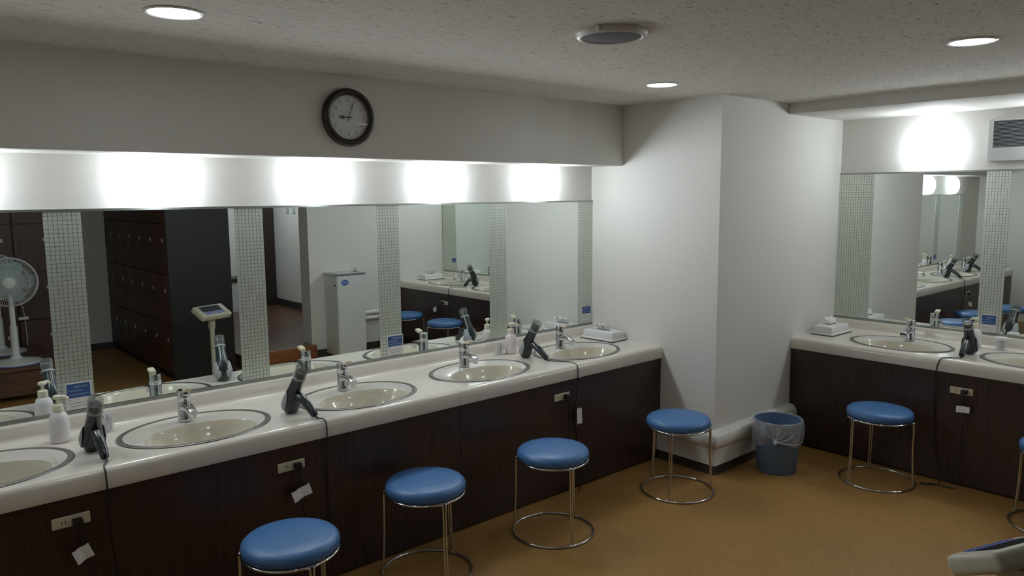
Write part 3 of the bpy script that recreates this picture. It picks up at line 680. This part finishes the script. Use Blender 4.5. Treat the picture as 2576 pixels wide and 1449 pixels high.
# ================================================================== waste bin
bn = thing('waste_bin', 'blue plastic waste bin lined with a knotted clear bag', 'bin', (0.352, -1.222, 0))
part('bucket', MB().lathe([(0.0, 0.002), (0.112, 0.0), (0.116, 0.006), (0.138, 0.318), (0.141, 0.322), (0.135, 0.322), (0.112, 0.010), (0.0, 0.008)], 40, False, False), 'bin', bn, 40)
rnd = random.Random(5); R = []; n = 64
for k, (r, z) in enumerate(((0.128, 0.20), (0.134, 0.27), (0.138, 0.318), (0.1435, 0.328), (0.148, 0.322), (0.152, 0.30), (0.154, 0.26), (0.150, 0.215), (0.142, 0.185), (0.133, 0.155))):
    lp = []
    for j in range(n):
        a = 2*PI*j/n; wv = 0.0035*math.sin(9*a+k*0.7)+0.0025*math.sin(17*a-k) if k > 3 else 0.001*math.sin(9*a)
        dz = (-0.02*math.cos(a-0.9)+0.006*math.sin(5*a)) * max(0, (k-6))/3
        # the bag is gathered at the knot on the camera-left side
        ka = math.radians(205); g = math.exp(-((math.atan2(math.sin(a-ka), math.cos(a-ka)))/0.45)**2)
        dz += 0.045*g*max(0, (k-5))/4; rr = r+wv-0.010*g*max(0, k-5)/4
        lp.append((rr*math.cos(a), rr*math.sin(a), z+dz))
    R.append(lp)
part('bag', MB().rings(R, True), 'bag', bn, 180)
fm = MB(); ka = math.radians(205); K = Vector((0.148*math.cos(ka), 0.148*math.sin(ka), 0.215))
for a_, z_ in ((230, 0.30), (245, 0.255), (262, 0.225), (285, 0.20), (305, 0.205), (180, 0.30), (195, 0.315), (212, 0.318), (255, 0.28)):
    a = math.radians(a_); e = Vector((0.153*math.cos(a), 0.153*math.sin(a), z_)); m_ = (K+e)/2; rad = math.hypot(m_.x, m_.y); m_ = Vector((m_.x*0.156/rad, m_.y*0.156/rad, m_.z-0.008))
    fm.tube(smoothpath([K, m_, e], 5), [0.0022-0.0017*i/10 for i in range(11)], 5)
part('bag_pleat', fm, 'bag_fold', bn, 60)
part('bag_knot', MB().lathe([(0.0, -0.014), (0.009, -0.010), (0.013, 0.0), (0.009, 0.010), (0.004, 0.016), (0.010, 0.026), (0.0, 0.028)], 12, False, False, M=Matrix.Translation(K) @ Matrix.Rotation(0.6, 4, 'Y')), 'bag_fold', bn, 60)

# ================================================================== weighing scale
sc_ = thing('weighing_scale', 'cream column weighing scale with tilted display head', 'scale', (-1.545, -2.965, 0), math.radians(-19))
part('platform', MB().rbox(-0.17, 0.17, -0.08, 0.26, 0.015, 0.055, 0.012, 3), 'scale_cream', sc_, 50)
for x in (-0.13, 0.13):
    for y in (-0.05, 0.22): part('foot', MB().lathe([(0.016, 0), (0.018, 0.016)], 14, M=Matrix.Translation((x, y, 0))), 'cord', sc_, 40)
part('pole', MB().lathe([(0.019, 0.05), (0.019, 0.62)], 18, M=Matrix.Translation((0, -0.01, 0))), 'scale_cream', sc_, 50)
part('neck', MB().lathe([(0.022, 0.57), (0.028, 0.59), (0.030, 0.65), (0.055, 0.68), (0.06, 0.705)], 20, M=Matrix.Translation((0, -0.01, 0))), 'scale_cream', sc_, 50)
HM = rotmat('X', -28, (0, 0.0, 0.724))
hd = part('display_head', MB().rbox(-0.150, 0.150, -0.082, 0.082, -0.034, 0.022, 0.016, 3, M=HM), 'scale_cream', sc_, 50)
part('screen', MB().box(-0.105, 0.090, -0.055, 0.020, 0.0215, 0.0235, M=HM), 'lcd', hd)
part('key_strip', MB().box(-0.105, 0.090, 0.026, 0.040, 0.0215, 0.0235, M=HM), 'key_blue', hd)
ks = MB()
for i in range(5): ks.box(-0.095+i*0.036, -0.070+i*0.036, 0.048, 0.060, 0.0215, 0.0245, M=HM)
part('key_row', ks, 'key_blue', hd)
part('red_key', MB().box(0.075, 0.090, 0.046, 0.060, 0.0215, 0.0245, M=HM), 'key_red', hd)

# ================================================================== water cooler
wc = thing('water_cooler', 'grey drinking water cooler with steel top and blue oval label', 'water cooler', (0.095, -3.64, 0))
part('cabinet', MB().rbox(-0.165, 0.165, -0.13, 0.14, 0.03, 0.875, 0.006, 2), 'cooler_grey', wc, 40)
part('plinth', MB().box(-0.15, 0.15, -0.12, 0.12, 0, 0.03), 'kick_dark', wc)
part('front_cover', MB().rbox(-0.158, 0.158, 0.139, 0.147, 0.05, 0.865, 0.002, 1), 'cooler_grey', wc)
tp = part('basin_top', MB().rings([[(x*a, y*b+0.005, z) for x, y in ((-1, -1), (1, -1), (1, 1), (-1, 1))] for a, b, z in ((.170, .140, .872), (.172, .144, .892), (.166, .138, .896), (.145, .115, .896), (.12, .09, .872), (.02, .02, .868))], True, False, True), 'steel', wc)
part('bubbler', MB().lathe([(0.022, 0.890), (0.022, 0.905), (0.012, 0.912), (0.010, 0.930), (0.014, 0.936), (0.0, 0.938)], 16, M=Matrix.Translation((0.125, 0.02, 0))).tube(smoothpath([(0.125, 0.02, 0.920), (0.10, 0.02, 0.932), (0.085, 0.02, 0.925)], 4), 0.006), 'chrome', tp, 50)
lb = part('oval_label', MB().lathe([(0.042, 0.0), (0.042, 0.0015), (0.0, 0.0015)], 32, False, False, sy=0.72, M=Matrix.Translation((-0.075, 0.1475, 0.80)) @ Matrix.Rotation(-PI/2, 4, 'X')), 'label_blue', wc, label='blue oval label')
pm = MB()
for i in range(6): pm.box(-0.100+i*0.0085, -0.094+i*0.0085, 0.1488, 0.1495, 0.797, 0.806)
part('label_print', pm, 'label_pale', lb)
part('lock', MB().lathe([(0.010, 0), (0.010, 0.006), (0, 0.006)], 14, M=Matrix.Translation((-0.165, 0.10, 0.775)) @ Matrix.Rotation(-PI/2, 4, 'Y')), 'cord', wc, 40)

# ================================================================== lockers
def locker_col(name, label, wd, dp, group):
    t = thing(name, label, 'locker', (0, 0, 0), 0, group)          # front faces local -Y
    part('carcass', MB().box(0, wd, 0.018, dp, 0, 1.95), 'locker_dark', t)
    for j in range(4):
        z0 = 0.06+j*0.465
        d = part('door', MB().rbox(0.004, wd-0.004, 0.0, 0.018, z0+0.004, z0+0.461, 0.002, 1), 'locker', t)
        part('number_tag', MB().box(wd*.22, wd*.22+0.026, -0.003, 0.0, z0+0.295, z0+0.328), 'tag_white', d)
        part('lock', MB().lathe([(0.012, 0), (0.012, 0.008), (0, 0.008)], 14, M=Matrix.Translation((wd*.85, 0, z0+0.23)) @ Matrix.Rotation(PI/2, 4, 'X')), 'locker_dark', d, 40)
    return t
lk = locker_col('locker_unit', 'dark brown locker column reflected behind the scale, nearest the vanity', 0.35, 0.58, 'lockers reflected behind the scale')
# fronts face -X : local -Y -> world -X  => rotz = -90 deg ; local +X -> world -Y
lk.location = (-1.657, -3.731, 0); lk.rotation_euler = (0, 0, -PI/2)
o_ = ['second', 'third', 'fourth', 'fifth', 'sixth']
for k in range(1, 6): dup(lk, (-1.657, -3.731-0.352*k, 0), -PI/2, 'dark brown locker column reflected behind the scale, %s from the vanity' % o_[k-1])
ep = tag(part('locker_end_panel', MB().box(-1.652, -1.077, -3.730, -3.712, 0, 1.95), 'locker_dark', None), 'black end panel closing the locker row behind the scale', 'panel')
l2 = locker_col('locker_unit', 'brown locker column reflected behind the fans, nearest the passage', 0.35, 0.45, 'lockers reflected behind the fans')
l2.location = (-2.30, -5.0, 0); l2.rotation_euler = (0, 0, PI)
for k in range(1, 4): dup(l2, (-2.30-0.352*k, -5.0, 0), PI, 'brown locker column reflected behind the fans, %s from the passage' % o_[k-1])

# ================================================================== bench and fans
bc = thing('wooden_bench', 'low brown wooden bench carrying two fans', 'bench', (-3.25, -4.33, 0))
for i in range(5): part('plank', MB().rbox(-0.70, 0.72, -0.56+i*0.212, -0.352+i*0.212, 0.262, 0.298, 0.004, 1), 'bench_wood', bc)
part('apron', MB().rbox(-0.68, 0.70, 0.44, 0.465, 0.05, 0.262, 0.003, 1), 'bench_wood', bc)
for x in (-0.66, 0.60):
    for y in (-0.5, 0.40): part('leg', MB().rbox(x, x+0.07, y, y+0.07, 0, 0.262, 0.004, 1), 'bench_wood', bc)
def make_fan(label):
    t = thing('electric_fan', label, 'fan', (0, 0, 0), 0, 'white electric fans on the bench')     # faces +Y
    part('base', MB().lathe([(0.0, 0.0), (0.185, 0.0), (0.195, 0.008), (0.190, 0.020), (0.12, 0.034), (0.05, 0.046), (0.036, 0.07)], 40, False, True), 'fan_white', t, 40)
    part('base_edge', MB().tube([(0.194*math.cos(2*PI*i/48), 0.194*math.sin(2*PI*i/48), 0.008) for i in range(48)], 0.007, 8, True), 'fan_base_blue', t, 60)
    part('pole', MB().lathe([(0.030, 0.05), (0.028, 0.32), (0.022, 0.325), (0.019, 0.59)], 20), 'fan_white', t, 40)
    part('motor', MB().lathe([(0.0, -0.13), (0.045, -0.125), (0.060, -0.09), (0.062, -0.03), (0.05, -0.015)], 24, False, True, M=Matrix.Translation((0, -0.02, 0.70)) @ Matrix.Rotation(-PI/2, 4, 'X')), 'fan_white', t, 40)
    part('yoke', MB().rbox(-0.022, 0.022, -0.05, 0.0, 0.57, 0.66, 0.006), 'fan_white', t, 40)
    C0 = Vector((0, 0.01, 0.70)); mb = MB()
    for rr, yy in ((0.205, 0.0), (0.198, 0.035), (0.198, -0.035), (0.15, 0.058), (0.10, 0.066), (0.15, -0.05)):
        mb.tube([tuple(C0+Vector((rr*math.cos(2*PI*i/48), yy, rr*math.sin(2*PI*i/48)))) for i in range(48)], 0.0055 if rr > 0.2 else 0.0016, 6, True)
    for i in range(72):
        a = 2*PI*i/72; d = Vector((math.cos(a), 0, math.sin(a)))
        mb.tube([C0+d*0.042+Vector((0, 0.070, 0)), C0+d*0.15+Vector((0, 0.058, 0)), C0+d*0.198+Vector((0, 0.035, 0)), C0+d*0.205, C0+d*0.198+Vector((0, -0.035, 0)), C0+d*0.15+Vector((0, -0.05, 0)), C0+d*0.06+Vector((0, -0.05, 0))], 0.0013, 4, caps=False)
    part('guard', mb, 'fan_white', t, 60)
    part('hub_cap', MB().lathe([(0.045, 0.064), (0.043, 0.074), (0.0, 0.080)], 28, True, False, M=Matrix.Translation(C0) @ Matrix.Rotation(-PI/2, 4, 'X')), 'fan_white', t, 40)
    for k in range(5):
        R = []; a0 = 2*PI*k/5
        for i in range(7):
            r = 0.03+0.15*i/6; wv = 0.25+0.42*math.sin(PI*min(1, i/6*0.8+0.2))
            R.append([(r*math.cos(a0+s*wv), 0.012+0.020*s, r*math.sin(a0+s*wv)) for s in (-1, -0.5, 0, 0.5, 1)])
        part('blade', MB().rings([[tuple(C0+Vector(p)) for p in lp] for lp in R], False), 'fan_blade', t, 80)
    return t
f0 = make_fan('white electric fan in front on the bench, reflected at the left edge'); f0.location = (-2.835, -4.03, 0.298); f0.rotation_euler = (0, 0, 0.15)
dup(f0, (-2.86, -4.62, 0.298), 0.35, 'white electric fan behind the other one, reflected at the left edge')
ec = thing('hanging_cord', 'thin white cord with inline switch hanging beside the fans', 'cord', (-2.655, -4.96, 0.05))
part('cable', MB().tube(smoothpath([(-0.06, 0, 0.95), (0.0, 0, 0.75), (0.04, 0.0, 0.55), (0.05, 0, 0.2), (0.05, 0, 0.0)], 5), 0.004), 'fan_white', ec, 60)
part('inline_switch', MB().rbox(-0.01, 0.075, -0.012, 0.012, 0.49, 0.52, 0.004), 'fan_white', ec, 40)
# things far down the corridor
sh = thing('shoe_cabinet', 'low grey cabinet with dark top at the corridor end', 'cabinet', (0.18, -6.78, 0.14))
part('body', MB().box(-0.22, 0.22, -0.16, 0.16, 0, 0.40), 'cooler_grey', sh)
part('top', MB().box(-0.23, 0.23, -0.17, 0.17, 0.40, 0.45), 'door_dark', sh)
for k, y in enumerate((-6.45, -6.25)):
    tag(part('wall_plate', MB().rbox(0.790, 0.80, y-0.035, y+0.035, 1.46, 1.56, 0.002), 'vent_slat', None), 'small grey wall plate high in the corridor, %s' % ('farther', 'nearer')[k], 'wall plate', 'grey corridor wall plates')
